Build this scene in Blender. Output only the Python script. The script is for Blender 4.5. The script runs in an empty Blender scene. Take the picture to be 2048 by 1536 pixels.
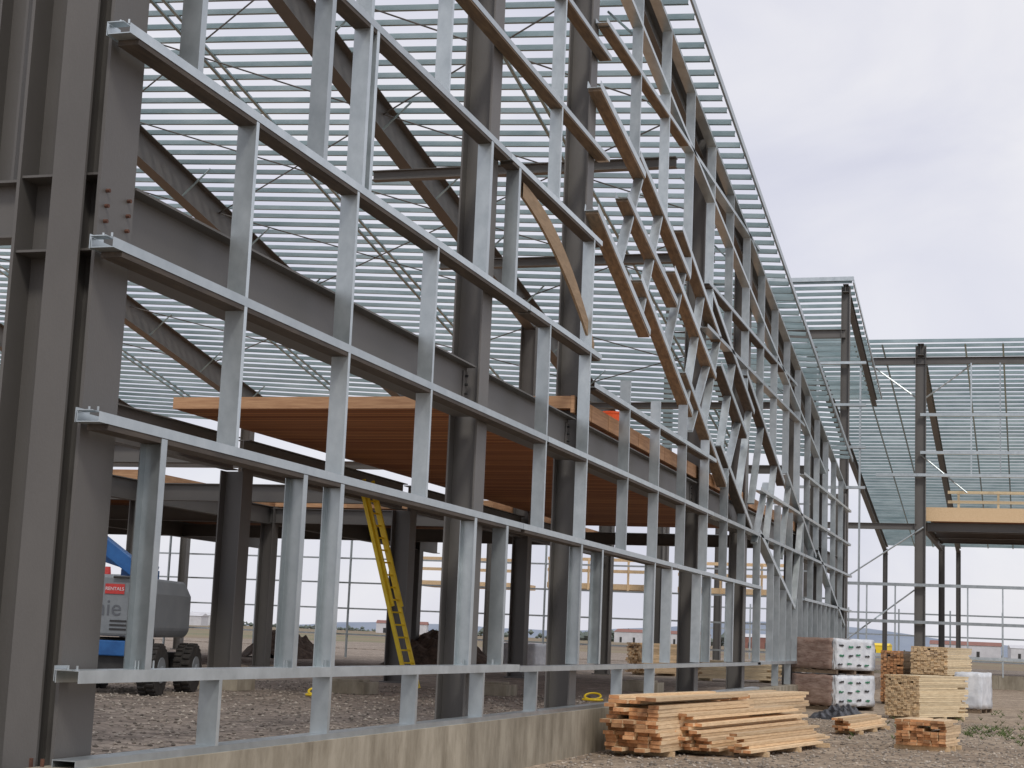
import bpy, bmesh, math, random
from mathutils import Vector, Matrix
random.seed(7)
R=random.random
def U(a,b): return a+(b-a)*random.random()
scene=bpy.context.scene
col=scene.collection
# ---------------------------------------------------------------- camera
cd=bpy.data.cameras.new("camera"); cam=bpy.data.objects.new("camera",cd); col.objects.link(cam)
cd.sensor_width=36; cd.lens=58.0; cd.clip_start=0.1; cd.clip_end=9000
H=1.87
cam.matrix_world=Matrix.Translation((0,0,H))@Matrix.Rotation(math.radians(17.6),4,'Z')@Matrix.Rotation(math.radians(98.667),4,'X')@Matrix.Rotation(0.042,4,'Z')
scene.camera=cam
scene.view_settings.view_transform='Standard'; scene.view_settings.look='None'; scene.view_settings.exposure=0
# ---------------------------------------------------------------- materials
def newmat(name):
    m=bpy.data.materials.new(name); m.use_nodes=True
    nt=m.node_tree; nt.nodes.clear()
    o=nt.nodes.new('ShaderNodeOutputMaterial'); b=nt.nodes.new('ShaderNodeBsdfPrincipled')
    nt.links.new(b.outputs[0],o.inputs[0]); return m,nt,b
def N(nt,t,**k):
    n=nt.nodes.new(t)
    for a,v in k.items(): setattr(n,a,v)
    return n
def ramp(nt,stops):
    r=N(nt,'ShaderNodeValToRGB'); e=r.color_ramp.elements
    while len(e)<len(stops): e.new(0.5)
    for i,(p,c) in enumerate(stops): e[i].position=p; e[i].color=(c[0],c[1],c[2],1)
    return r
def surf(name,c1,c2,scale=3,rough=.6,metal=0,bump=0.0,bscale=40,stretch=(1,1,1),tone=0.0,rvar=.12,detail=6,lo=.35,hi=.65,spec=.5,ovar=0):
    m,nt,b=newmat(name); L=nt.links
    tc=N(nt,'ShaderNodeTexCoord'); oi=N(nt,'ShaderNodeObjectInfo')
    mul=N(nt,'ShaderNodeVectorMath',operation='SCALE'); mul.inputs[0].default_value=(37,53,71)
    L.new(oi.outputs['Random'],mul.inputs['Scale'])
    add=N(nt,'ShaderNodeVectorMath',operation='ADD'); L.new(tc.outputs['Object'],add.inputs[0]); L.new(mul.outputs[0],add.inputs[1])
    mp=N(nt,'ShaderNodeMapping'); mp.inputs['Scale'].default_value=stretch; L.new(add.outputs[0],mp.inputs[0])
    n=N(nt,'ShaderNodeTexNoise'); n.inputs['Scale'].default_value=scale; n.inputs['Detail'].default_value=detail; n.inputs['Roughness'].default_value=.65
    L.new(mp.outputs[0],n.inputs['Vector'])
    r=ramp(nt,[(lo,c1),(hi,c2)]); L.new(n.outputs['Fac'],r.inputs[0])
    out=r.outputs[0]
    if tone:
        at=N(nt,'ShaderNodeAttribute',attribute_name='tone')
        mr=N(nt,'ShaderNodeMapRange'); mr.inputs['To Min'].default_value=1-tone; mr.inputs['To Max'].default_value=1+tone
        L.new(at.outputs['Fac'],mr.inputs['Value'])
        vm=N(nt,'ShaderNodeVectorMath',operation='SCALE'); L.new(out,vm.inputs[0]); L.new(mr.outputs[0],vm.inputs['Scale']); out=vm.outputs[0]
    if ovar:
        mr=N(nt,'ShaderNodeMapRange'); mr.inputs['To Min'].default_value=1-ovar; mr.inputs['To Max'].default_value=1+ovar
        L.new(oi.outputs['Random'],mr.inputs['Value'])
        vm=N(nt,'ShaderNodeVectorMath',operation='SCALE'); L.new(out,vm.inputs[0]); L.new(mr.outputs[0],vm.inputs['Scale']); out=vm.outputs[0]
    L.new(out,b.inputs['Base Color'])
    rr=N(nt,'ShaderNodeMapRange'); rr.inputs['To Min'].default_value=max(0,rough-rvar); rr.inputs['To Max'].default_value=min(1,rough+rvar)
    L.new(n.outputs['Fac'],rr.inputs['Value']); L.new(rr.outputs[0],b.inputs['Roughness'])
    b.inputs['Metallic'].default_value=metal
    b.inputs['Specular IOR Level'].default_value=spec
    if bump:
        n2=N(nt,'ShaderNodeTexNoise'); n2.inputs['Scale'].default_value=bscale; n2.inputs['Detail'].default_value=4
        L.new(mp.outputs[0],n2.inputs['Vector'])
        bp=N(nt,'ShaderNodeBump'); bp.inputs['Strength'].default_value=bump; bp.inputs['Distance'].default_value=.02
        L.new(n2.outputs['Fac'],bp.inputs['Height']); L.new(bp.outputs[0],b.inputs['Normal'])
    return m
M={}
M['steel']=surf('primed_steel',(.106,.100,.093),(.138,.131,.122),scale=1.1,rough=.5,bump=.08,bscale=60,stretch=(1,1,.5),ovar=.08,lo=.25,hi=.75)
M['galv']=surf('galvanised_steel',(.40,.445,.46),(.58,.63,.645),scale=4,rough=.36,metal=.75,stretch=(1,.7,.7),rvar=.12,lo=.28,hi=.75,ovar=.18,detail=10)
M['galvp']=surf('galvanised_purlin',(.24,.33,.35),(.38,.47,.49),scale=2,rough=.45,metal=.45,stretch=(.3,1,1),ovar=.14)
M['wood']=surf('fresh_lumber',(.62,.43,.24),(.82,.62,.39),scale=6,rough=.75,bump=.3,bscale=30,stretch=(6,.6,6),tone=.22)
M['endwood']=surf('lumber_end_grain',(.38,.17,.075),(.60,.33,.16),scale=8,rough=.85,tone=.4)
M['palewood']=surf('pale_lumber',(.62,.48,.29),(.82,.68,.45),scale=6,rough=.75,bump=.3,bscale=30,stretch=(6,.6,6),tone=.2)
M['nailer']=surf('plywood_nailer',(.125,.09,.062),(.24,.175,.115),scale=5,rough=.8,stretch=(3,.4,3),tone=.2,ovar=.25)
M['shadestrip']=surf('painted_underside_shade',(.05,.042,.036),(.10,.082,.066),scale=5,rough=.8,stretch=(3,.4,3))  # darker copy of the nailer colour, paints shade under the girts
M['ply']=surf('plywood_sheet',(.26,.18,.105),(.37,.26,.16),scale=5,rough=.8,stretch=(3,.6,3))
M['concrete']=surf('cast_concrete',(.20,.17,.12),(.42,.375,.29),scale=2.2,rough=.9,bump=.4,bscale=25,stretch=(1,1,.35),rvar=.05,lo=.3,hi=.62,tone=.1)
M['rust']=surf('rusty_bolt',(.07,.03,.02),(.14,.06,.035),scale=30,rough=.85)
M['blue']=surf('blue_paint',(.01,.08,.25),(.02,.12,.34),scale=4,rough=.4)
M['greypanel']=surf('grey_panel',(.17,.19,.205),(.22,.24,.255),scale=3,rough=.45)
M['palepanel']=surf('pale_lettering',(.09,.10,.115),(.12,.13,.145),scale=3,rough=.5)
M['rubber']=surf('tyre_rubber',(.018,.017,.016),(.05,.045,.04),scale=12,rough=.9)
M['dark']=surf('dark_metal',(.02,.02,.02),(.04,.04,.04),scale=6,rough=.6)
M['yellow']=surf('yellow_fibreglass',(.80,.56,.02),(.92,.68,.03),scale=4,rough=.5)
M['orange']=surf('orange_plastic',(.80,.10,.02),(.90,.15,.03),scale=4,rough=.5)
M['white']=surf('white_film',(.60,.63,.67),(.82,.84,.86),scale=3,rough=.35,bump=.9,bscale=5,detail=8)
M['brownfilm']=surf('brown_board_under_film',(.22,.14,.11),(.42,.31,.26),scale=2.2,rough=.28,bump=.9,bscale=6,stretch=(1,1,3),detail=8)
M['black']=surf('black_plastic_sheet',(.01,.01,.012),(.03,.03,.035),scale=4,rough=.3,bump=.8,bscale=6)
M['green']=surf('green_print',(.02,.16,.08),(.03,.22,.11),scale=5,rough=.4)
M['red']=surf('red_print',(.45,.03,.03),(.55,.05,.04),scale=5,rough=.4)
M['dirt']=surf('dark_soil',(.05,.034,.025),(.13,.09,.065),scale=5,rough=1,bump=1,bscale=8,rvar=0)
M['warehouse']=surf('painted_siding',(.50,.50,.52),(.62,.62,.64),scale=.2,rough=.7)
M['redroof']=surf('brown_roofing',(.22,.10,.08),(.28,.14,.11),scale=.3,rough=.8)
M['leaf']=surf('far_foliage',(.10,.13,.12),(.16,.18,.15),scale=.6,rough=1,rvar=0)
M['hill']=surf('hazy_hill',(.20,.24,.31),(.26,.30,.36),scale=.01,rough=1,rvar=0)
M['stone']=surf('pebble',(.18,.15,.12),(.42,.37,.31),scale=3,rough=.95,tone=.5,rvar=0)
M['weed']=surf('weed',(.05,.09,.02),(.12,.16,.05),scale=9,rough=.9,tone=.3)
M['fascia']=surf('timber_deck_edge',(.42,.22,.11),(.62,.37,.20),scale=3,rough=.75,stretch=(.5,.5,8),tone=.2)
def deckmat():
    m,nt,b=newmat('timber_deck_soffit'); L=nt.links
    tc=N(nt,'ShaderNodeTexCoord'); sp=N(nt,'ShaderNodeSeparateXYZ'); L.new(tc.outputs['Object'],sp.inputs[0])
    mu=N(nt,'ShaderNodeMath',operation='MULTIPLY'); mu.inputs[1].default_value=1/.24; L.new(sp.outputs['Y'],mu.inputs[0])
    fl=N(nt,'ShaderNodeMath',operation='FLOOR'); L.new(mu.outputs[0],fl.inputs[0])
    fr=N(nt,'ShaderNodeMath',operation='FRACT'); L.new(mu.outputs[0],fr.inputs[0])
    wn=N(nt,'ShaderNodeTexWhiteNoise',noise_dimensions='1D'); L.new(fl.outputs[0],wn.inputs['W'])
    no=N(nt,'ShaderNodeTexNoise'); no.inputs['Scale'].default_value=1.5; no.inputs['Detail'].default_value=8
    mp=N(nt,'ShaderNodeMapping'); mp.inputs['Scale'].default_value=(.6,8,8); L.new(tc.outputs['Object'],mp.inputs[0]); L.new(mp.outputs[0],no.inputs['Vector'])
    mx=N(nt,'ShaderNodeMath',operation='ADD'); L.new(wn.outputs['Value'],mx.inputs[0]); L.new(no.outputs['Fac'],mx.inputs[1])
    r=ramp(nt,[(.3,(.34,.11,.036)),(1.0,(.62,.27,.105))])
    h=N(nt,'ShaderNodeMath',operation='MULTIPLY'); h.inputs[1].default_value=.62; L.new(mx.outputs[0],h.inputs[0]); L.new(h.outputs[0],r.inputs[0])
    gt=N(nt,'ShaderNodeMath',operation='GREATER_THAN'); gt.inputs[1].default_value=.14; L.new(fr.outputs[0],gt.inputs[0])
    mr=N(nt,'ShaderNodeMapRange'); mr.inputs['To Min'].default_value=.18; L.new(gt.outputs[0],mr.inputs['Value'])
    vs=N(nt,'ShaderNodeVectorMath',operation='SCALE'); L.new(r.outputs[0],vs.inputs[0]); L.new(mr.outputs[0],vs.inputs['Scale'])
    L.new(vs.outputs[0],b.inputs['Base Color']); b.inputs['Roughness'].default_value=.75
    return m
M['deck']=deckmat()
def gravel(name,a,bc,c,grass=False):
    m,nt,b=newmat(name); L=nt.links
    tc=N(nt,'ShaderNodeTexCoord')
    v=N(nt,'ShaderNodeTexVoronoi'); v.inputs['Scale'].default_value=16; L.new(tc.outputs['Object'],v.inputs['Vector'])
    v2=N(nt,'ShaderNodeTexVoronoi'); v2.inputs['Scale'].default_value=5.5; L.new(tc.outputs['Object'],v2.inputs['Vector'])
    n=N(nt,'ShaderNodeTexNoise'); n.inputs['Scale'].default_value=.55; n.inputs['Detail'].default_value=9; n.inputs['Roughness'].default_value=.7; L.new(tc.outputs['Object'],n.inputs['Vector'])
    r1=ramp(nt,[(.3,a),(.7,bc)]); L.new(n.outputs['Fac'],r1.inputs[0])
    sp=N(nt,'ShaderNodeSeparateColor'); L.new(v.outputs['Color'],sp.inputs[0])
    sp2=N(nt,'ShaderNodeSeparateColor'); L.new(v2.outputs['Color'],sp2.inputs[0])
    ad=N(nt,'ShaderNodeMath',operation='ADD'); L.new(sp.outputs[0],ad.inputs[0]); L.new(sp2.outputs[0],ad.inputs[1])
    mr=N(nt,'ShaderNodeMapRange'); mr.inputs['From Max'].default_value=2; mr.inputs['To Min'].default_value=.45; mr.inputs['To Max'].default_value=1.6; L.new(ad.outputs[0],mr.inputs['Value'])
    vs=N(nt,'ShaderNodeVectorMath',operation='SCALE'); L.new(r1.outputs[0],vs.inputs[0]); L.new(mr.outputs[0],vs.inputs['Scale'])
    out=vs.outputs[0]
    if grass:
        ln=N(nt,'ShaderNodeVectorMath',operation='LENGTH'); L.new(tc.outputs['Object'],ln.inputs[0])
        m2=N(nt,'ShaderNodeMapRange'); m2.inputs['From Min'].default_value=150; m2.inputs['From Max'].default_value=210; L.new(ln.outputs['Value'],m2.inputs['Value'])
        n3=N(nt,'ShaderNodeTexNoise'); n3.inputs['Scale'].default_value=.01; n3.inputs['Detail'].default_value=5; L.new(tc.outputs['Object'],n3.inputs['Vector'])
        r3=ramp(nt,[(.35,(.20,.14,.11)),(.55,(.25,.21,.14)),(.7,(.16,.18,.11))]); L.new(n3.outputs['Fac'],r3.inputs[0])
        mx=N(nt,'ShaderNodeMix',data_type='RGBA'); L.new(m2.outputs[0],mx.inputs[0]); L.new(out,mx.inputs[6]); L.new(r3.outputs[0],mx.inputs[7]); out=mx.outputs[2]
    L.new(out,b.inputs['Base Color']); b.inputs['Roughness'].default_value=1; b.inputs['Specular IOR Level'].default_value=.2
    bp=N(nt,'ShaderNodeBump'); bp.inputs['Strength'].default_value=.9; bp.inputs['Distance'].default_value=.03
    ivt=N(nt,'ShaderNodeMath',operation='SUBTRACT'); ivt.inputs[0].default_value=1; L.new(v.outputs['Distance'],ivt.inputs[1])
    L.new(ivt.outputs[0],bp.inputs['Height']); L.new(bp.outputs[0],b.inputs['Normal'])
    return m
M['ground']=gravel('gravelly_ground',(.22,.17,.125),(.39,.315,.235),None,True)
M['pad']=gravel('gravel_pad',(.20,.165,.135),(.34,.285,.235),None)
# ---------------------------------------------------------------- mesh builder
class MB:
    def __init__(s): s.v=[]; s.f=[]; s.m=[]; s.t=[]; s.tone=.5
    def add(s,vs,fs,mi=0):
        o=len(s.v); s.v+= [Vector(v) for v in vs]
        for f in fs: s.f.append([o+i for i in f]); s.m.append(mi); s.t.append(s.tone)
    def box(s,c,d,mi=0,rot=None,mend=None):
        c=Vector(c); h=[x/2 for x in d]; vs=[]
        for z in (-1,1):
            for y in (-1,1):
                for x in (-1,1):
                    p=Vector((x*h[0],y*h[1],z*h[2]))
                    if rot: p=rot@p
                    vs.append(c+p)
        s.add(vs,[(0,2,3,1),(4,5,7,6),(0,4,6,2),(1,3,7,5)],mi)
        o=len(s.v)-8
        for f in ((0,1,5,4),(2,6,7,3)):
            s.f.append([o+i for i in f]); s.m.append(mi if mend is None else mend); s.t.append(s.tone)
    def prism(s,prof,p0,p1,up,mi=0):
        p0=Vector(p0);p1=Vector(p1);d=(p1-p0).normalized();A=d.cross(Vector(up)).normalized();B=A.cross(d)
        n=len(prof)
        vs=[p0+A*a+B*b for a,b in prof]+[p1+A*a+B*b for a,b in prof]
        fs=[(i,(i+1)%n,n+(i+1)%n,n+i) for i in range(n)]+[tuple(range(n-1,-1,-1)),tuple(range(n,2*n))]
        s.add(vs,fs,mi)
    def cyl(s,p0,p1,r,n=12,mi=0,r2=None):
        p0=Vector(p0);p1=Vector(p1);d=(p1-p0).normalized();u=Vector((0,0,1)) if abs(d.z)<.9 else Vector((1,0,0))
        A=d.cross(u).normalized();B=A.cross(d); r2=r if r2 is None else r2
        vs=[p0+A*math.cos(2*math.pi*i/n)*r+B*math.sin(2*math.pi*i/n)*r for i in range(n)]+[p1+A*math.cos(2*math.pi*i/n)*r2+B*math.sin(2*math.pi*i/n)*r2 for i in range(n)]
        s.add(vs,[(i,(i+1)%n,n+(i+1)%n,n+i) for i in range(n)]+[tuple(range(n-1,-1,-1)),tuple(range(n,2*n))],mi)
    def mesh(s,name,mats,org=(0,0,0)):
        me=bpy.data.meshes.new(name); o=Vector(org)
        me.from_pydata([tuple(v-o) for v in s.v],[],s.f)
        for k in mats: me.materials.append(M[k])
        me.polygons.foreach_set('material_index',s.m)
        a=me.attributes.new('tone','FLOAT','FACE'); a.data.foreach_set('value',s.t)
        bm=bmesh.new(); bm.from_mesh(me); bmesh.ops.recalc_face_normals(bm,faces=bm.faces); bm.to_mesh(me); bm.free()
        return me
def link(ob,parent=None,org=(0,0,0),local=False):
    col.objects.link(ob)
    if parent is not None:
        ob.parent=parent; ob.location=Vector(org) if local else Vector(org)-parent.location
    else: ob.location=org
    return ob
def obj(mb,name,mats,org=(0,0,0),parent=None,local=False,bevel=0):
    ob=bpy.data.objects.new(name,mb.mesh(name,mats,org))
    link(ob,parent,org,local)
    if bevel:
        b=ob.modifiers.new('bevel','BEVEL'); b.width=bevel; b.segments=2; b.limit_method='ANGLE'
    return ob
def top(ob,label,cat,group=None):
    ob['label']=label; ob['category']=cat
    if group: ob['group']=group
    return ob
def empty(name,loc,label,cat,rz=0,group=None):
    e=bpy.data.objects.new(name,None); col.objects.link(e); e.location=loc; e.rotation_euler=(0,0,rz); e.empty_display_size=.3
    return top(e,label,cat,group)
def Cp(D,F,t=.008,a0=0,flip=1):
    p=[(0,0),(D,0),(D,F),(D-t,F),(D-t,t),(t,t),(t,F),(0,F)]
    return [(a0+a,b*flip) for a,b in p]
def Ip(w,h,tf=.022,tw=.014):
    return [(-w/2,0),(w/2,0),(w/2,tf),(tw/2,tf),(tw/2,h-tf),(w/2,h-tf),(w/2,h),(-w/2,h),(-w/2,h-tf),(-tw/2,h-tf),(-tw/2,tf),(-w/2,tf)]
def Iv(dx,wy,tf=.025,tw=.016):
    return [(-dx/2,-wy/2),(-dx/2+tf,-wy/2),(-dx/2+tf,-tw/2),(dx/2-tf,-tw/2),(dx/2-tf,-wy/2),(dx/2,-wy/2),(dx/2,wy/2),(dx/2-tf,wy/2),(dx/2-tf,tw/2),(-dx/2+tf,tw/2),(-dx/2+tf,wy/2),(-dx/2,wy/2)]
def part(name,prof,p0,p1,up,mat,parent):
    mb=MB(); mb.prism(prof,p0,p1,up); return obj(mb,name,[mat],p0,parent)
def copies(mb,name,mats,locs,parent,local=False):
    me=mb.mesh(name,mats)
    for l in locs: link(bpy.data.objects.new(name,me),parent,l,local)
# ---------------------------------------------------------------- world + sun
w=bpy.data.worlds.new("World"); scene.world=w; w.use_nodes=True; nt=w.node_tree; nt.nodes.clear(); L=nt.links
wo=N(nt,'ShaderNodeOutputWorld'); ms=N(nt,'ShaderNodeMixShader'); ms.inputs[0].default_value=.9
sk=N(nt,'ShaderNodeTexSky'); sk.sky_type='NISHITA'; sk.sun_disc=False
SE,SR=math.radians(48),math.radians(150)
sk.sun_elevation=SE; sk.sun_rotation=SR
b1=N(nt,'ShaderNodeBackground'); b1.inputs[1].default_value=.1; L.new(sk.outputs[0],b1.inputs[0])
tc=N(nt,'ShaderNodeTexCoord'); mp=N(nt,'ShaderNodeMapping'); mp.inputs['Scale'].default_value=(1,1,1.8); L.new(tc.outputs['Generated'],mp.inputs[0])
n1=N(nt,'ShaderNodeTexNoise'); n1.inputs['Scale'].default_value=4.6; n1.inputs['Detail'].default_value=8; n1.inputs['Roughness'].default_value=.5; n1.inputs['Distortion'].default_value=.5
L.new(mp.outputs[0],n1.inputs['Vector'])
rp=ramp(nt,[(.34,(.70,.705,.815)),(.48,(.785,.785,.87)),(.66,(.90,.89,.93))]); L.new(n1.outputs['Fac'],rp.inputs[0])
b2=N(nt,'ShaderNodeBackground'); b2.inputs[1].default_value=1.0; L.new(rp.outputs[0],b2.inputs[0])
L.new(b1.outputs[0],ms.inputs[1]); L.new(b2.outputs[0],ms.inputs[2]); L.new(ms.outputs[0],wo.inputs[0])
sl=bpy.data.lights.new('sun','SUN'); sl.energy=1.5; sl.angle=math.radians(11); sl.color=(1,.95,.88)
so=bpy.data.objects.new('sun',sl); col.objects.link(so)
sd=Vector((math.sin(SR)*math.cos(SE),math.cos(SR)*math.cos(SE),math.sin(SE)))
so.rotation_euler=sd.to_track_quat('Z','Y').to_euler(); so.location=(20,-20,40)
# ---------------------------------------------------------------- ground
mb=MB(); mb.add([(-5000,-200,0),(5000,-200,0),(5000,6000,0),(-5000,6000,0)],[(0,1,2,3)])
g=obj(mb,'ground',['ground']); g['kind']='structure'
PZ=.6
mb=MB(); mb.box((-39.7,52,PZ/2-.05),(65,96,PZ+.1)); mb.box((-24,128,.32),(80,55.9,.64))
g=obj(mb,'gravel_pad',['pad'],(-39.7,52,0)); g['kind']='structure'
def pebbles(n,name,region,z):
    mb=MB()
    for i in range(n):
        x,y=region(); r=U(.012,.04)
        mb.tone=R(); c=Vector((x,y,z+r*.25))
        vs=[c+Vector(d)*r*U(.7,1.2) for d in ((1,0,0),(0,1,0),(-1,0,0),(0,-1,0),(0,0,.7),(0,0,-.7))]
        mb.add(vs,[(0,1,4),(1,2,4),(2,3,4),(3,0,4),(1,0,5),(2,1,5),(3,2,5),(0,3,5)])
    o=obj(mb,name,['stone'],(0,0,0)); o['kind']='stuff'; return o
pebbles(6000,'gravel',lambda:(U(-6.9,1.5),22+26*R()**1.3),0)
pebbles(9000,'gravel',lambda:(U(-20,-7.4),10+26*R()),PZ)
fw=MB()
yy=6.0
while yy<69:
    l=min(2.44,69.5-yy); fw.tone=R(); fw.box((-7.14,yy+l/2,.21),(.36,l-.006,1.02)); yy+=2.44
fo=obj(fw,'foundation_wall',['concrete'],(-7.14,6,0)); top(fo,'stained cast concrete foundation wall along the gravel yard','wall')
wf=MB()
for i in range(12): wf.box((-21+i*3.5,99.9,.35),(3.49,.3,.84))
top(obj(wf,'foundation_wall',['concrete'],(-6,99.9,0)),'low grey concrete foundation curb under the distant frame','wall')
# ---------------------------------------------------------------- main building
B=empty('steel_frame_building',(-7.2,11.4,0.6),'unfinished two storey building of brown primed steel and galvanised wall framing','building')
def roofz(x,y): return 14.97-.175*(y-31.9)+.055*(-6.6-x)
FX=-7.0
def stud(y,z0,z1,D=.196,F=.06,flip=1,name='stud'):
    return part(name,Cp(D,F,flip=flip),(FX-.002,y,z0),(FX-.002,y,z1),(0,1,0),'galv',B)
def girt(y0,z0,y1,z1,D=.21,h=.085,name='girt',down=False,x=FX):
    prof=[(a-D,b) for a,b in Cp(D,h)]
    if down: prof=[(a,h-b) for a,b in prof]
    return part(name,prof,(x,y0,z0-h/2),(x,y1,z1-h/2),(0,0,1),'galv',B)
def nailer(y0,z0,y1,z1,h=.03,D=.195,off=.0595,mat='nailer'):  # tan strips are wood plates, dark ones paint underside shade
    mb=MB(); mb.prism([(-D,-h/2),(0,-h/2),(0,h/2),(-D,h/2)],(FX-.006,y0,z0-off),(FX-.006,y1,z1-off),(0,0,1)); return obj(mb,'nailer_or_shade_strip',[mat],(FX,y0,z0),B)
z0,zb,z1,z2,z3,z4,z5,z6=.75,1.415,3.445,4.86,6.66,8.61,10.2,12.02
girt(11.4,z0,30,z0,h=.06,name='sill_track',down=True); girt(30,z0,45.3,z0,h=.06,name='sill_track',down=True)
girt(11.35,zb,23.0,zb,h=.10,down=True); girt(23.02,zb-.015,31,zb-.015,h=.08,down=True); girt(31.02,zb-.02,45.5,zb-.02,h=.08,down=True)
girt(11.35,z1,22.9,z1); girt(22.92,z1,34,z1); girt(34.02,z1,45.4,z1)
girt(11.35,z2,24,z2); girt(24.02,z2,38,z2); girt(38.02,z2,54.5,z2)
girt(11.35,z3,22.8,z3); girt(22.82,z3,27.1,z3)
girt(11.35,z4,21.6,z4); girt(21.62,z4,26.9,z4)
girt(11.35,z5,27.2,z5); girt(11.35,z6,27.1,z6)
girt(14,14.3,27.2,14.3)
for a,b,z in ((11.5,22.7,z3),(22.85,27,z3),(11.5,21.5,z4),(21.7,26.8,z4),(11.5,22.8,z1),(23,33.9,z1),(11.5,23.9,z2),(24.1,37.9,z2)): nailer(a,z,b,z,mat='shadestrip',h=.045,off=.067)  # dark strips standing in for shade on the girt undersides
for a,b,z in ((12,27,z5),(14,27,z6)): nailer(a,z,b,z)
girt(26.7,12.58,44,12.58); nailer(26.9,12.58,34,12.58)
girt(26.7,6.12,38.2,6.12); nailer(26.8,6.12,38,6.12,mat='shadestrip')
girt(36.7,10.1,52,10.1); girt(36.7,9.07,54,9.07); nailer(36.8,10.1,51,10.1,mat='shadestrip')
girt(45,zb,69,zb,down=True); girt(54.6,z1,69.5,z1); girt(54.6,z2,69.5,z2); girt(45,6.12,69,6.12); girt(54,7.5,69,7.5)
for o,e in ((.55,67),(1.9,60)):
    girt(27.0,roofz(-6.6,27.0)-o,e,roofz(-6.6,e)-o)
# sloping staggered members of the facade band (separate straight pieces)
S1=[(26.4,11.32,30.0,10.72),(29.5,11.0,34.6,9.75),(33.6,10.6,38.4,9.1),(37.2,9.95,43.6,8.05),(42.3,8.9,49.5,6.75),(50.0,7.1,57.5,5.0),(58.0,5.2,67,2.82)]
S2=[(26.5,9.17,30.8,7.8),(29.9,8.7,35.2,6.85),(34.3,7.65,39.6,5.75),(38.7,6.6,43.6,4.95),(45.0,4.95,52.3,3.1)]
S3=[(28.6,9.95,33.3,8.9),(32.9,9.55,37.9,8.1),(38.5,8.5,42.5,7.3)]
for a,za,b,zb2 in S1+S2+S3:
    girt(a,za,b,zb2,h=.13,D=.24)
    if a<44: nailer(a+.05,za,b-.05,zb2,h=.05,off=.092,D=.225,mat='nailer' if a<36 else 'shadestrip')  # farther pieces get the strip colour with shade painted in
def lin(S,y):
    for a,za,b,zb2 in S:
        if a<=y<=b: return za+(zb2-za)*(y-a)/(b-a)
    return min(S,key=lambda s:abs(s[2]-y))[3]
for y in (29.9,31.7,34.2,36.3,38.4,40.6,43.3,45.4,48,51,54):
    a=lin(S1,y); yb=y-1.5; bz=lin(S2,yb)
    if a-bz>3: bz=a-2.4
    mb=MB(); mb.prism([(-.09,0),(.09,0),(.09,.06),(-.09,.06)],(FX-.11,y,a-.06),(FX-.11,yb,bz+.06),(0,1,0)); obj(mb,'brace_stud',['galv'],(FX,y,a),B)
for y in (37.2,41.5,46.5):
    mb=MB(); mb.prism([(-.09,0),(.09,0),(.09,.06),(-.09,.06)],(FX-.11,y,lin(S1,y)-1.2),(FX-.11,y-1.9,lin(S1,y)-3.0),(0,1,0)); obj(mb,'brace_stud',['galv'],(FX,y,lin(S1,y)),B)
for y in (13.7,16.2,18.8,21.35,23.9,29.3,32.0): stud(y,z0,zb-.05)
for y in (13.7,16.2,18.8,23.9,29.3,31.9): stud(y,z1+.04,z3-.05)
for y in (12.45,15.35,16.3,20.8,22.1,26.3,27.7,31.9,33.4,36.6,37.9,41,45.2): stud(y,zb+.04,z1-.05,D=.205,F=.10,flip=random.choice((1,-1)))
for y in (12.5,15.25,20.7,22.0): stud(y,z3+.04,z4-.05,F=.1)
stud(12.5,z4,z5,F=.1); stud(15.25,z4,z5+3,F=.1); stud(16.3,z3+.04,z6,F=.08); stud(16.5,z3+.04,z4,F=.08)
for y in (18.9,24.1): stud(y,z4+.04,14.2)
stud(26.35,z1+.05,z4-.05)
y=29.4
while y<68:
    zt=roofz(-6.6,y)-.55
    stud(y,min(lin(S1,min(y,67))+.05,zt-.4),zt)
    if y>33:
        lo=z1+.05 if y<46 else zb
        stud(y,lo,max((lin(S2,y)-.06 if y<52 else z1-.05),lo+.5))
    if y>46: stud(y+1.2,z0,min(lin(S1,min(y+1.2,67)),6.0))
    y+=2.6
mb=MB(); mb.box((0,0,.05),(.15,.12,.008)); mb.box((-.11,.1,.02),(.008,.2,.12))
for k in (-.04,.04): mb.cyl((.05+k,0,.05),(.05+k,0,.085),.009,6)
copies(mb,'clip',['galv'],[(-7.13,11.38,z) for z in (zb,z1,z2,z3)],B)
mb=MB(); mb.cyl((0,0,0),(0,0,.07),.008,6)
copies(mb,'screw',['galv'],[(-7.1,y-k,zb+.05) for y in (12.45,12.7,15.35,16.3,20.8,22.1) for k in (.04,.09)],B)
mb=MB(); pts=[]
for i in range(19):
    t=i/18; pts.append((22.4+4.4*t,8.45-.15*t-1.45*t**2.1,.22+.13*math.sin(math.pi*t)))
for (ya,za,ha),(yb,zb_,hb) in zip(pts,pts[1:]):
    mb.add([(-7.06,ya,za),(-7.06,yb,zb_),(-7.06,yb,zb_-hb),(-7.06,ya,za-ha),(-7.10,ya,za),(-7.10,yb,zb_),(-7.10,yb,zb_-hb),(-7.10,ya,za-ha)],[(0,1,2,3),(7,6,5,4),(0,4,5,1),(3,2,6,7)])
obj(mb,'curved_plywood_panel',['ply'],(-7.04,22.4,8.5),B)
def column(x,y,zt,dx=.42,wy=.36,zb_=PZ,par=B):
    mb=MB(); mb.prism(Iv(dx,wy),(x,y,zb_+.03),(x,y,zt),(0,1,0)); mb.box((x,y,zb_+.02),(dx+.16,wy+.14,.035))
    return obj(mb,'column',['steel'],(x,y,zb_),par)
for y in (21.5,26.8,37.5,44,54.4,61,69): column(-7.44,y,roofz(-7.5,y)-.3,dx=.42,wy=.42)
mb=MB(); cx,cy=-7.68,11.80
mb.prism(Iv(.80,.54,.03,.02),(cx,cy,PZ+.04),(cx,cy,17),(0,1,0))
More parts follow.
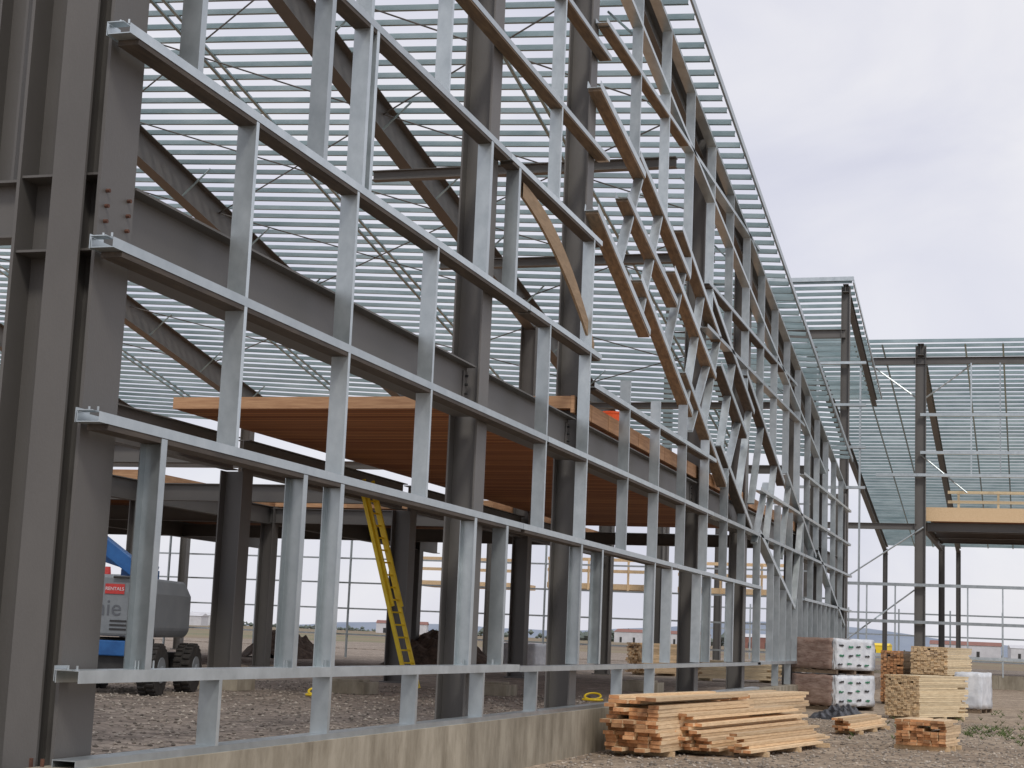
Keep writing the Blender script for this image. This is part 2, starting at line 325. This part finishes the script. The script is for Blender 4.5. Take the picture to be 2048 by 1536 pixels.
mb.box((-7.53,11.635,8.8),(.02,.30,16.3)); mb.box((-7.54,11.47,8.8),(.30,.03,16.3))
mb.box((cx-.02,cy-.06,PZ+.02),(1.1,.9,.05))
for z in (4.86,5.5):
    mb.box((-7.88,cy-.13,z),(.33,.24,.02)); mb.box((-7.405,cy-.13,z),(.23,.24,.02))
obj(mb,'column',['steel'],(cx,cy,PZ),B)
mb=MB(); mb.cyl((0,0,0),(.04,0,0),.017,6)
copies(mb,'bolt',['rust'],[(-7.285,cy+s,4.98+i*.13) for i in range(4) for s in (-.17,.17)],B)
mb=MB(); mb.cyl((0,0,0),(0,0,.15),.016,8); mb.cyl((0,0,.02),(0,0,.07),.034,6)
copies(mb,'anchor_bolt',['rust'],[(cx+s,cy-.42,PZ+.03) for s in (-.4,-.05,.3,.4)],B)
mb=MB(); mb.prism(Iv(.30,.34),(-8.62,12.2,5.55),(-8.62,12.2,17),(0,1,0)); obj(mb,'column',['steel'],(-8.62,12.2,5.5),B)
def beam(p0,p1,w=.26,h=.6,name='beam',par=B):
    mb=MB(); mb.prism(Ip(w,h),(p0[0],p0[1],p0[2]-h),(p1[0],p1[1],p1[2]-h),(0,0,1)); return obj(mb,name,['steel'],p0,par)
BT=5.52
for a,b in ((12.08,21.28),(21.72,26.58),(27.02,37.28),(37.72,43.78),(44.22,54.2),(54.6,68)): beam((-7.42,a,BT),(-7.42,b,BT),h=.70,w=.3)
beam((-8.1,11.75,BT-.02),(-22,11.75,BT-.02),h=.5)
bo=MB(); bo.box((0,0,0),(.012,.16,.5)); copies(bo,'splice_plate',['steel'],[(-7.40,yc+s,BT-.33) for yc in (21.5,26.8,37.5) for s in (-.32,.32)],B)
bo=MB(); bo.cyl((0,0,0),(.04,0,0),.02,6); copies(bo,'bolt',['dark'],[(-7.395,yc+s,BT-.15-i*.12) for yc in (21.5,26.8,37.5) for s in (-.32,.32) for i in range(4)],B)
RX=[-7.52,-15,-22.5,-30,-37.5,-45]
for a,b in ((11.6,29.3),(29.7,38.6),(39,48.8),(49.2,59.5)): beam((-15,a,BT),(-15,b,BT),h=.66)
for x in (-22.5,-30,-37.5): beam((x,30,BT),(x,62,BT),h=.55)
beam((-14.85,54.75,BT-.05),(-7.7,54.75,BT-.05),h=.4)
for y in (38.8,46.7,55): beam((-15.2,y,BT-.05),(-45,y,BT-.05),h=.45)
beam((-15.2,29.5,BT-.1),(-30,29.5,BT-.1),h=.4)
for y in (29.5,38.8,49,59.7): column(-15,y,roofz(-15,y)-.9 if y>39 else BT-.66,dx=.5,wy=.45)
for x in (-22.5,-30,-37.5):
    for y in (38.8,46.7,59.7): column(x,y,roofz(x,y)-.9 if y>50 else BT,dx=.42,wy=.4)
column(-26.3,38.8,BT)
fbm=MB(); fbm.cyl((.05,0,-.68),(.85,.05,.1),.028,5); fbmR=fbm.mesh('flange_brace',['galvp'])
fbm=MB(); fbm.cyl((-.05,0,-.68),(-.85,.05,.1),.028,5); fbmL=fbm.mesh('flange_brace',['galvp'])
for i,x in enumerate(RX):
    for (a,b) in ((14,32),(32,48),(48,64)):
        off=.17
        beam((x,a,roofz(x,a)-off),(x,b,roofz(x,b)-off),w=.34,h=.84 if i else .6,name='rafter')
    y=28
    while y<63 and i<5:
        z=roofz(x,y)-.25
        if i: link(bpy.data.objects.new('flange_brace',fbmR),B,(x,y,z))
        link(bpy.data.objects.new('flange_brace',fbmL),B,(x,y,z))
        y+=3.9
beam((-7.6,35.6,12.75),(-15,35.6,12.75),w=.22,h=.24,name='strut'); beam((-7.6,40.5,11.7),(-15,40.5,11.7),w=.22,h=.24,name='strut')
beam((-7.6,51,9.4),(-15,51,9.4),w=.2,h=.2,name='strut'); beam((-7.6,60,8.4),(-45,60,8.4),w=.2,h=.3,name='strut')
y=26.0; pv=Vector((-41.0,0,.055*41.0))
pl0=MB(); pl0.prism([(-.045,0),(.045,0),(.045,.008),(-.037,.008),(-.037,.112),(.045,.112),(.045,.12),(-.045,.12)],(0,0,0),pv,(0,0,1))
pme=pl0.mesh('purlin',['galvp'])
i=0
while y<64.5:
    o=bpy.data.objects.new('purlin',pme); link(o,B,(-6.6+U(-.03,.03),y+U(-.015,.015),roofz(-6.6,y)-.16)); y+=.58; i+=1
part('rake_trim',[(a,b) for a,b in Cp(.05,.17)],(-6.56,25,roofz(-6.56,25)-.19),(-6.56,64.6,roofz(-6.56,64.6)-.19),(0,0,1),'galv',B)
st=MB(); st.box((0,0,0),(.08,40.0,.05),rot=Matrix.Rotation(-math.atan(.175),3,'X'))
copies(st,'bridging_strap',['galvp'],[(x+dx,45,roofz(x,45)-.2) for x in (-11.2,-18.7,-26.2,-33.7,-41) for dx in (0,.3)],B)
for k in range(4):
    xa,xb=RX[k],RX[k+1]
    for ya,yb in ((30,36),(36,42),(42,48),(50,56)):
        for p,q in (((xa,ya),(xb,yb)),((xb,ya),(xa,yb))):
            mb=MB(); P=(p[0],p[1],roofz(*p)-.4); mb.cyl(P,(q[0],q[1],roofz(*q)-.4),.02,5); obj(mb,'rod_brace',['steel'],P,B)
def deckslab(xa,xb,ya,yb,zlo=BT+.015,t=.36,side=None):
    mb=MB()
    mb.add([(xa,ya,zlo),(xb,ya,zlo),(xb,yb,zlo),(xa,yb,zlo)],[(0,3,2,1)],0)
    mb.add([(xa,ya,zlo+t),(xb,ya,zlo+t),(xb,yb,zlo+t),(xa,yb,zlo+t)],[(0,1,2,3)],1)
    x=xa
    while x<xb-.01:
        e=min(x+2.4,xb); mb.tone=R(); mb.add([(x,ya,zlo),(e,ya,zlo),(e,ya,zlo+t),(x,ya,zlo+t)],[(0,1,2,3)],1); x=e
    y=ya
    while y<yb-.01:
        e=min(y+1.22,yb); mb.tone=R()
        if side: mb.box((xb+.03,(y+e)/2-.012,zlo+t-side/2+.01),(.055,e-y-.03,side),1)
        mb.add([(xb,y,zlo),(xb,e,zlo),(xb,e,zlo+t),(xb,y,zlo+t)],[(0,1,2,3)],1)
        mb.add([(xa,y,zlo),(xa,e,zlo),(xa,e,zlo+t),(xa,y,zlo+t)],[(0,3,2,1)],1); y=e
    return mb
obj(deckslab(-14.85,-7.36,26.5,54.6,zlo=BT+.17,t=.21,side=.29),'timber_deck',['deck','fascia'],(-14.85,26.5,BT),B)
obj(deckslab(-45,-22.6,38.9,61,t=.3),'timber_deck',['deck','fascia'],(-45,38.9,BT),B)
obj(deckslab(-22.4,-15.3,46.8,61,t=.3),'timber_deck',['deck','fascia'],(-22.4,46.8,BT),B)
for z in (1.6,2.75,3.9,5.0,6.4,7.8):
    part('girt',[(-.06,0),(.06,0),(.06,.07),(-.06,.07)],(-58,69.6,z),(-7.9,69.6,z),(0,0,1),'galv',B)
x=-57
while x<-9:
    part('post',Cp(.12,.06),(x,69.5,PZ),(x,69.5,7.8),(1,0,0),'galv',B); x+=4.6
for x in (-15,-22.5,-30,-37.5): column(x,69,7.0,dx=.35,wy=.35)
def platform(x0,x1,y,z,par,rail=True,depth=3):
    mb=MB(); mb.box(((x0+x1)/2,y+depth/2,z-.12),(x1-x0,depth,.24))
    if rail:
        for zz in (.55,1.05): mb.tone=R(); mb.box(((x0+x1)/2,y+.02,z+zz),(x1-x0,.04,.14))
        k=x0+.1
        while k<x1: mb.tone=R(); mb.box((k,y-.03,z+.4),(.09,.05,1.4)); k+=1.8
    return obj(mb,'timber_platform',['wood'],(x0,y,z),par)
platform(-28,-22.8,74,4.3,B); platform(-20.5,-15.5,71,4.3,B); platform(-14.8,-10.0,72,4.3,B)
for x in (-27.5,-20.2,-15.8,-10.3): column(x,73,4.0,dx=.3,wy=.3)
# ---------------------------------------------------------------- tower frame
T=empty('roof_frame_tower',(-12,79,.6),'tall bare steel bay with galvanised purlins beyond the long frame','building')
def trz(y): return 19.3-.2*(y-78)
def roofset(par,x0,x1,ya,yb,fz,sp,mat='galvp',hh=.17):
    mb=MB(); v=Vector((x1-x0,0,0)); mb.prism([(-.045,0),(.045,0),(.045,hh),(-.045,hh)],(0,0,0),v,(0,0,1)); me=mb.mesh('purlin',[mat]); y=ya
    while y<yb:
        o=bpy.data.objects.new('purlin',me); link(o,par,(x0,y,fz(y)-hh-.02)); y+=sp
roofset(T,-17,-8.0,78,94,trz,.72)
for x in (-16.8,-8.3):
    column(x,78.3,trz(78)-.3,dx=.4,wy=.4,par=T)
    if x<-10: column(x,93,trz(93)-.3,dx=.4,wy=.4,par=T)
    beam((x,78,trz(78)-.2),(x,94,trz(94)-.2),h=.4,name='rafter',par=T)
part('eave_trim',Cp(.06,.2),(-17,77.9,trz(78)-.1),(-7.9,77.9,trz(78)-.1),(0,0,1),'galv',T)
part('eave_trim',Cp(.06,.2),(-7.95,77.9,trz(78)-.2),(-7.95,94,trz(94)-.2),(0,0,1),'galv',T)
for z in (9.3,11.2,13.2,15.2): part('girt',[(-.1,0),(.1,0),(.1,.12),(-.1,.12)],(-10.6,78,z),(-7.3,78,z),(0,0,1),'galv',T)
beam((-16.8,78.2,16.9),(-8.3,78.2,16.9),h=.4,par=T)
for x in (-9.6,-7.6): part('stud',Cp(.18,.08),(x,78,.7),(x,78,15),(1,0,0),'galv',T)
# ---------------------------------------------------------------- right wing
W=empty('steel_frame_wing',(-6,98,.6),'unfinished steel frame wing with sloping galvanised purlin roof and timber platform','building')
def wrz(y): return 19.9-.155*(y-97)
roofset(W,-12.5,14,97,152,wrz,.85,hh=.19)
for x in (-12.3,-6.0,2.5,11):
    beam((x,97.2,wrz(97)-.2),(x,125,wrz(125)-.2),h=.7,w=.35,name='rafter',par=W); beam((x,125,wrz(125)-.2),(x,152,wrz(152)-.2),h=.7,w=.35,name='rafter',par=W)
    column(x,97.6,wrz(97)-.3,dx=.6,wy=.45,par=W)
    if x>-10: column(x+.2,118,9.3,dx=.4,wy=.4,par=W)
    column(x,151,wrz(151)-.6,dx=.4,wy=.4,par=W)
st=MB(); st.box((0,0,0),(.1,55.0,.05),rot=Matrix.Rotation(-math.atan(.155),3,'X'))
copies(st,'bridging_strap',['galvp'],[(x,124.5,wrz(124.5)-.2) for x in (-9.8,-8.2,-3.5,-1.4,.6)],W)
beam((-12.3,97.6,18.9),(14,97.6,18.9),h=.4,par=W)
beam((-12.3,97.6,9.2),(-6.2,97.6,9.2),h=.35,par=W)
for z,xa in ((15.4,-6),(13.2,-6),(11.9,-8.5),(5.6,-12.3),(3.5,-12.3),(1.6,-12.3)):
    part('girt',[(-.1,0),(.1,0),(.1,.17),(-.1,.17)],(xa,97.3,z),(14,97.3,z),(0,0,1),'galv',W)
for x in (-9,-7.4,-3.4,-1.5,.6,4.5,6.4):
    part('stud',Cp(.14,.08),(x,97.25,.7),(x,97.25,5.7),(1,0,0),'galv',W)
for x in (-3.2,-1.6,.4,5): part('stud',Cp(.14,.08),(x,97.25,12),(x,97.25,18.5),(1,0,0),'galv',W)
for a,b in (((-6,97.5,13.2),(-3.4,97.5,11)),((-5.8,97.5,9.0),(-10.5,97.5,5.8)),((-5.8,97.8,16.5),(-3,97.8,18.6)),((-6.2,97.8,16.5),(-9,97.8,18.6)),((-12,97.5,1),(-6.3,97.5,5.4))):
    mb=MB(); mb.cyl(a,b,.05,6); obj(mb,'brace',['galv'],a,W)
PH=9.95
platform(-5.7,14,98.3,PH,W,rail=False,depth=18)
mb=MB(); mb.box((4.1,98.1,PH-.15),(19.6,.16,.8)); obj(mb,'fascia_board',['wood'],(4.1,98.1,9),W)
beam((-5.7,98.6,PH-.6),(14,98.6,PH-.6),h=.5,par=W)
for yy in (103,108,113): beam((-5.7,yy,PH-.25),(14,yy,PH-.25),h=.6,par=W)
beam((-5.8,98.5,PH-.6),(-5.8,117.6,PH-.6),h=.5,par=W)
mb=MB(); mb.box((4.1,107,PH-.27),(19.2,17,.05)); obj(mb,'soffit',['deck'],(4.1,107,PH-.27),W)
mb=MB()
for zz in (.6,1.15): mb.box((4.1,98.3,PH+zz),(17.2,.05,.17))
for k in range(8): mb.box((-3.9+k*2.2,98.36,PH+.6),(.13,.1,1.3))
obj(mb,'guard_rail',['palewood'],(4,98.6,PH),W)
F_=MB()
for z in (1.3,3.4,5.4): F_.box((0,158,z),(60,.12,.14))
for k in range(14): F_.box((-30+k*4.6,158,3),(.14,.14,5.6))
top(obj(F_,'wall_frame',['galv'],(0,158,0)),'distant low galvanised wall frame open to the sky','wall frame')
# ---------------------------------------------------------------- lumber
def lumber(name,loc,rz,nx,nz,bw,bh,Ln,label,mats=('wood','endwood'),jit=.12,drop=.08,dun=True,prof=None,group='stacks of framing lumber on the yard'):
    mb=MB(); W_=nx*bw
    for k in range(nz):
        n=nx if prof is None else max(1,int(nx*prof(k/(nz-1 or 1))))
        for i in range(n):
            if k>nz*.5 and R()<drop: continue
            mb.tone=R(); l=Ln-(0 if R()<.6 else U(0,.7)); y0=U(-jit,jit)
            mb.box((-W_/2+bw*(i+.5)+U(-.008,.008),y0+l/2,.09+bh*(k+.5)),(bw-.006-.004*R(),l,bh-.005),0,rot=Matrix.Rotation(U(-.006,.006),3,'Z'),mend=1)
    if dun:
        for t in (.12,.5,.88): mb.tone=.3; mb.box((0,Ln*t,.045),(W_+.1,.09,.085),0)
    o=obj(mb,name,list(mats),(0,0,0)); o.location=loc; o.rotation_euler=(0,0,math.radians(rz)); top(o,label,'lumber',group); return o
lumber('lumber_stack',(-6.22,26.8,0),-7,5,14,.19,.063,5.6,'tall stack of orange-brown framing boards beside the foundation wall',drop=.1,jit=.2)
lumber('lumber_stack',(-6.0,34.4,0),-7,5,12,.19,.065,5.0,'stack of fresh boards behind the tall stack on gravel')
lumber('lumber_stack',(-5.45,27.9,0),-8,6,11,.15,.056,6.6,'wide slumped stack of loose fresh boards with ragged ends',jit=.32,drop=.22,prof=lambda t:1-.45*t)
lumber('lumber_stack',(-4.62,28.3,0),-9,3,6,.14,.052,5.0,'low pile of long boards lying on gravel',jit=.3,prof=lambda t:1-.6*t)
lumber('lumber_stack',(-3.95,38.0,0),-6,4,5,.13,.055,4.2,'low bundle of boards near black plastic sheet',jit=.2,prof=lambda t:1-.3*t)
lumber('lumber_stack',(-3.45,48.4,0),-26,11,22,.1,.052,2.8,'neat bundle of pale studs with dark ends',mats=('palewood','wood'),jit=.03,drop=.03)
lumber('lumber_stack',(-2.05,33.6,0),-10,7,9,.14,.055,1.3,'short pile of cut board offcuts on pallet boards',jit=.08,drop=.15)
lumber('lumber_stack',(-3.4,60.5,1.05),-14,11,16,.12,.06,3.0,'bundle of yellowish studs stacked on another bundle',mats=('palewood','wood'),jit=.04,drop=.03)
lumber('lumber_stack',(-3.4,60.5,0),-14,11,15,.12,.06,3.0,'lower bundle of studs carrying a second bundle',mats=('palewood','wood'),jit=.04,drop=0)
lumber('lumber_stack',(-4.75,61.5,0),-14,7,26,.12,.07,2.6,'weathered tall bundle of boards beside yellowish studs',mats=('nailer','endwood'),jit=.04,drop=.02)
lumber('lumber_stack',(-14.3,62,PZ),-40,8,16,.14,.07,3.0,'stack of boards standing inside the open frame',mats=('wood','wood'),jit=.1)
lumber('lumber_stack',(-11.2,58,PZ),-60,8,9,.14,.07,3.0,'low stack of boards standing inside the open frame',mats=('palewood','wood'),jit=.1)
# ---------------------------------------------------------------- wrapped pallets
def wrapped(loc,rz,w_,d_,h_,label,brown=True):
    e=empty('wrapped_pallet',loc,label,'pallet',math.radians(rz),'shrink wrapped pallets')
    mb=MB()
    for k in range(6): mb.box((-w_/2+.08+k*(w_-.16)/5,0,.125),(.11,d_,.025))
    for k in (-1,0,1): mb.box((0,k*(d_/2-.06),.055),(w_,.09,.11))
    obj(mb,'pallet_base',['nailer'],(0,0,0),e,True)
    def blob(name,x0,x1,mat):
        bm=bmesh.new()
        me=bpy.data.meshes.new(name); bmesh.ops.create_cube(bm,size=1); bmesh.ops.subdivide_edges(bm,edges=bm.edges[:],cuts=7,use_grid_fill=True)
        for v in bm.verts:
            p=v.co; q=Vector((x0+(p.x+.5)*(x1-x0),p.y*d_,.14+(p.z+.5)*(h_-.14)))
            q+=Vector((U(-.02,.02),U(-.025,.025),U(-.02,.02))); v.co=q
        for f in bm.faces: f.smooth=True
        bm.to_mesh(me); bm.free(); me.materials.append(M[mat]); me.attributes.new('tone','FLOAT','FACE')
        o=bpy.data.objects.new(name,me); link(o,e,(0,0,0),True)
        return o
    if brown:
        blob('wrapped_load',-w_/2,w_/2-.12,'brownfilm'); blob('printed_wrap',w_/2-.14,w_/2+.02,'white')
        for r_ in range(3):
            for c in range(4):
                mb=MB()
                y=-d_/2+.2+c*d_/4.3+U(-.05,.05); z=.3+r_*.28+U(-.03,.03)
                mi=0 if (r_+c)%2 else 1; rr=Matrix.Rotation(U(-.3,.3),3,'X')
                for g_ in range(5): mb.box((w_/2+.05,y-.1+g_*.045,z+U(-.01,.01)),(.01,.05,U(.03,.07)),mi,rot=rr)
                obj(mb,'print',['green','dark'],(0,0,0),e,True)
    else: blob('wrapped_load',-w_/2,w_/2,'white')
    return e
for h in (0,1.12): wrapped((-5.95,53.5,h),-30,1.7,2.0,1.08,'two tier wrapped load with brown face and white green-printed side')
wrapped((-1.8,57.5,0),-10,.85,1.8,1.3,'white plastic wrapped bundle beside pale studs',False)
wrapped((-18.6,62,PZ),-10,1.5,1.8,1.0,'white plastic wrapped bundle standing inside the open frame',False)
def mound(name,loc,sx,sy,h,mat,label,cat,n=26,rough_=.25,jt=.08,smooth=False):
    bm=bmesh.new(); bmesh.ops.create_grid(bm,x_segments=n,y_segments=n,size=1)
    ph=[U(0,6) for _ in range(4)]
    for v in bm.verts:
        r=min(1,math.hypot(v.co.x,v.co.y)*(1+.15*math.sin(3*math.atan2(v.co.y,v.co.x)+ph[0])))
        q=1+rough_*(math.sin(v.co.x*9+ph[1])*math.sin(v.co.y*7+ph[2])+.6*math.sin(v.co.x*21+v.co.y*17+ph[3]))+U(-jt,jt)
        z=h*(1-r*r)**1.1*q if r<1 else -.02
        v.co=Vector((v.co.x*sx,v.co.y*sy,z))
    for f in bm.faces: f.smooth=smooth
    me=bpy.data.meshes.new(name); bm.to_mesh(me); bm.free(); me.materials.append(M[mat])
    o=bpy.data.objects.new(name,me); link(o,None,loc); top(o,label,cat); return o
mound('plastic_sheet',(-4.95,47.0,0),.8,1.8,.30,'black','crumpled black plastic sheet on gravel beside boards','plastic sheet',rough_=.3,jt=.02,smooth=True,n=40)
mound('dirt_mound',(-29,62,PZ),1.8,2,1.0,'dirt','dark soil heap inside the frame','dirt mound',rough_=.15)
mound('dirt_mound',(-21.5,60,PZ),2.2,2,1.2,'dirt','dark soil heap inside the frame','dirt mound',rough_=.15)
for (x,y) in ((-15,29.5),(-13.0,31.0),(-22.5,38.8),(-11,34),(-9.5,42)):
    mb=MB(); mb.box((0,0,.12),(1.0,.8,.24)); mb.box((0,0,.26),(.7,.6,.05))
    o=obj(mb,'concrete_footing',['concrete'],bevel=.012); o.location=(x,y,PZ); top(o,'square cast concrete footing pad in gravel','footing','concrete footings')
mb=MB()
for k in range(20):
    a=k/20*2*math.pi; b=(k+1)/20*2*math.pi
    mb.cyl((math.cos(a)*.2,math.sin(a)*.2,.06),(math.cos(b)*.2,math.sin(b)*.2,.06),.025,6)
    mb.cyl((math.cos(a)*.17,math.sin(a)*.1,.13+math.sin(a)*.06),(math.cos(b)*.17,math.sin(b)*.1,.13+math.sin(b)*.06),.022,6)
for lx,ly in ((-12.6,28.6),(-8.6,33.5)):
    o=bpy.data.objects.new('hose_coil',mb.mesh('hose_coil',['yellow'])); link(o,None,(lx,ly,PZ-.02)); top(o,'yellow coiled hose lying beside a footing','hose','yellow hose coils')
for (x,y) in ((-7.9,31.5),(-7.8,43.2)):
    mb=MB(); mb.cyl((0,0,0),(0,0,.42),.16,16,0,.2); mb.cyl((0,0,.38),(0,0,.40),.215,16)
    o=obj(mb,'bucket',['orange']); o.location=(x,y,BT+.39); top(o,'orange plastic bucket standing on the timber deck edge','bucket','orange buckets')
# ---------------------------------------------------------------- ladder
e=empty('extension_ladder',(-13.3,35.5,PZ),'yellow extension ladder leaning against the deck beam','ladder')
p0=Vector((0,0,0)); p1=Vector((-1.38,.0,4.5)); d=(p1-p0); sidev=Vector((.22,.95,0)).normalized()
mb=MB()
for s in (-.22,.22):
    mb.prism([(-.045,-.025),(.045,-.025),(.045,.025),(-.045,.025)],p0+sidev*s,p1+sidev*s,sidev)
    mb.prism([(-.04,-.02),(.04,-.02),(.04,.02),(-.04,.02)],p0+d*.4+sidev*s*.82+Vector((.07,0,.02)),p1+d*.04+sidev*s*.82+Vector((.07,0,.02)),sidev)
obj(mb,'rail',['yellow'],(0,0,0),e,True)
mb=MB(); mb.cyl(-sidev*.22,sidev*.22,.022,6)
copies(mb,'rung',['yellow'],[d*(k/16) for k in range(1,16)],e,True)
# ---------------------------------------------------------------- boom lift
e=empty('boom_lift',(-15.25,25.6,PZ),'blue and grey articulated boom lift parked on gravel','boom lift',math.radians(12))
mb=MB(); mb.box((0,.9,.55),(1.1,2.6,.32)); mb.box((0,-.15,.5),(1.6,.24,.18)); mb.box((0,1.95,.5),(1.6,.24,.18)); mb.cyl((0,.9,.7),(0,.9,.95),.5,20)
obj(mb,'chassis',['dark'],(0,0,.5),e,True,bevel=.02)
mb=MB(); mb.box((0,-.42,.78),(1.5,.2,.26)); obj(mb,'bumper',['blue'],(0,-.42,.78),e,True,bevel=.02)
for x in (-.85,.85):
    for y in (-.15,1.95):
        wob=bpy.data.objects.new('wheel',None); link(wob,e,(x,y,.43),True)
        mb=MB(); mb.cyl((-.15,0,0),(.15,0,0),.43,28)
        for k in range(24):
            a=k/24*2*math.pi
            for s in (-1,1): mb.box((s*.08,math.cos(a+.06*s)*.435,math.sin(a+.06*s)*.435),(.13,.05,.05),rot=Matrix.Rotation(a,3,'X'))
        obj(mb,'tyre',['rubber'],(0,0,0),wob,True,bevel=.01)
        mb=MB(); mb.cyl((-.165,0,0),(.165,0,0),.22,20); mb.cyl((-.2,0,0),(.2,0,0),.08,12); obj(mb,'rim',['greypanel'],(0,0,0),wob,True)
mb=MB()
pr=[(-.95,0),(.72,0),(.8,.12),(.8,.75),(.66,1.02),(-.7,1.06),(-.95,.85)]
mb.prism(pr,(0,-.55,.98),(0,2.1,.98),(0,0,1)); obj(mb,'turntable_cover',['greypanel'],(0,-.55,.98),e,True,bevel=.05)
vm_=MB(); vm_.box((0,0,0),(.5,.012,.03)); vme=vm_.mesh('vent',['dark'])
for z in (1.1,1.17,1.24): link(bpy.data.objects.new('vent',vme),e,(.42,-.556,z),True)
mb=MB(); mb.cyl((.78,-.6,1.0),(.78,-.6,1.85),.022,8); mb.cyl((.78,-.6,1.85),(.62,-.6,1.98),.022,8); mb.cyl((.62,-.6,1.98),(.2,-.6,1.98),.022,8); obj(mb,'guard_bar',['dark'],(.78,-.6,1),e,True)
mb=MB(); mb.prism([(-.13,-.13),(.13,-.13),(.13,.13),(-.13,.13)],(.5,.3,2.0),(-2.8,.3,4.3),(0,1,0)); obj(mb,'boom',['blue'],(0,.3,1.95),e,True,bevel=.015)
mb=MB(); mb.prism([(-.11,-.11),(.11,-.11),(.11,.11),(-.11,.11)],(.55,.6,2.12),(-.8,.6,2.5),(0,1,0)); mb.box((.3,.5,2.05),(.6,.35,.2)); obj(mb,'lift_arm',['blue'],(.55,.6,2.1),e,True,bevel=.015)
mb=MB(); mb.cyl((-.02,-.3,2.03),(-.02,-.3,2.16),.06,12,0,.045); obj(mb,'beacon',['red'],(-.02,-.3,2.03),e,True)
def text(s,size,mat,parent,loc,rot,name='lettering'):
    c=bpy.data.curves.new(name,'FONT'); c.body=s; c.size=size; c.align_x='CENTER'; c.extrude=.002
    t=bpy.data.objects.new('tmp',c); col.objects.link(t); bpy.context.view_layer.update()
    me=bpy.data.meshes.new_from_object(t.evaluated_get(bpy.context.evaluated_depsgraph_get())); bpy.data.objects.remove(t)
    me.materials.clear(); me.materials.append(M[mat]); o=bpy.data.objects.new(name,me); col.objects.link(o); o.parent=parent; o.location=loc; o.rotation_euler=rot; return o
text('Genie',.40,'palepanel',e,(-.12,-.556,1.33),(math.radians(90),0,0))
mb=MB(); mb.box((.22,-.56,1.78),(.34,.012,.17)); obj(mb,'sign_plate',['red'],(.22,-.56,1.78),e,True)
text('RENTALS',.08,'white',e,(.22,-.572,1.755),(math.radians(90),0,0))
# ---------------------------------------------------------------- distance
def building(x,y,w_,d_,h_,mat,roof,label):
    e=empty('distant_building',(x,y,0),label,'building',U(-.3,.3))
    mb=MB(); mb.box((0,0,h_/2),(w_,d_,h_)); obj(mb,'wall',[mat],(0,0,0),e,True)
    mb=MB(); mb.prism([(-d_/2-.4,h_),(d_/2+.4,h_),(0,h_+h_*.3)],(-w_/2-.4,0,0),(w_/2+.4,0,0),(0,0,1)); obj(mb,'roof',[roof],(0,0,h_),e,True)
    dm=MB(); dm.box((0,0,0),(2,.06,h_*.5)); dme=dm.mesh('door',['dark'])
    for k in range(int(w_/12)): link(bpy.data.objects.new('door',dme),e,(-w_/2+6+k*12,-d_/2-.03,h_*.27),True)
for a in ((-660,1240,60,20,8,'warehouse','warehouse'),(-430,1120,36,16,7,'warehouse','redroof'),(-840,1200,50,20,8,'redroof','redroof'),(-300,1400,80,20,9,'warehouse','redroof'),(-120,1280,40,16,6,'yellow','yellow'),(-40,1120,44,16,8,'warehouse','redroof'),(-190,1200,40,14,8,'redroof','warehouse'),(20,1280,70,20,8,'warehouse','warehouse'),(-520,960,30,14,6,'warehouse','warehouse')):
    building(*a,'low distant industrial shed on the flat horizon')
mb=MB()
for k in range(260):
    x=U(-1500,200); y=U(1700,1900); s=U(5,11)*(1.5 if math.sin(x*.011)>.3 else .6)
    for j in range(10):
        c=Vector((x+U(-2,2)*s,y+U(-1,1)*s,s*.3+U(-.3,.4)*s*.8)); r=s*U(.2,.5)
        vs=[c+Vector(d)*r*U(.6,1.2) for d in ((1,0,0),(0,1,0),(-1,0,0),(0,-1,0),(0,0,.8),(0,0,-.8))]
        mb.add(vs,[(0,1,4),(1,2,4),(2,3,4),(3,0,4),(1,0,5),(2,1,5),(3,2,5),(0,3,5)])
o=obj(mb,'far_treeline',['leaf'],(0,0,0)); o['kind']='stuff'
mb=MB(); pts=[]
for k in range(61):
    x=-2600+k*60; pts.append((x,20+14*math.sin(k*.21)+8*math.sin(k*.53+1)+U(0,4)))
for (xa,za),(xb,zb2) in zip(pts,pts[1:]): mb.add([(xa,2700,-1),(xb,2700,-1),(xb,2850,zb2),(xa,2850,za)],[(0,1,2,3)])
o=obj(mb,'hills',['hill'],(0,2700,0)); o['kind']='structure'
mb=MB()
for k in range(260):
    x=U(-3.8,2); y=U(36,60)
    if R()<.6: x,y=U(-1.5,1.5),U(40,46)
    for j in range(7):
        a=R()*6.28; l=U(.04,.13); mb.tone=R()
        mb.add([(x,y,0),(x+.02,y+.01,0),(x+math.cos(a)*l,y+math.sin(a)*l,l)],[(0,1,2)])
o=obj(mb,'weeds',['weed'],(0,0,0)); o['kind']='stuff'
print('purlins',i)
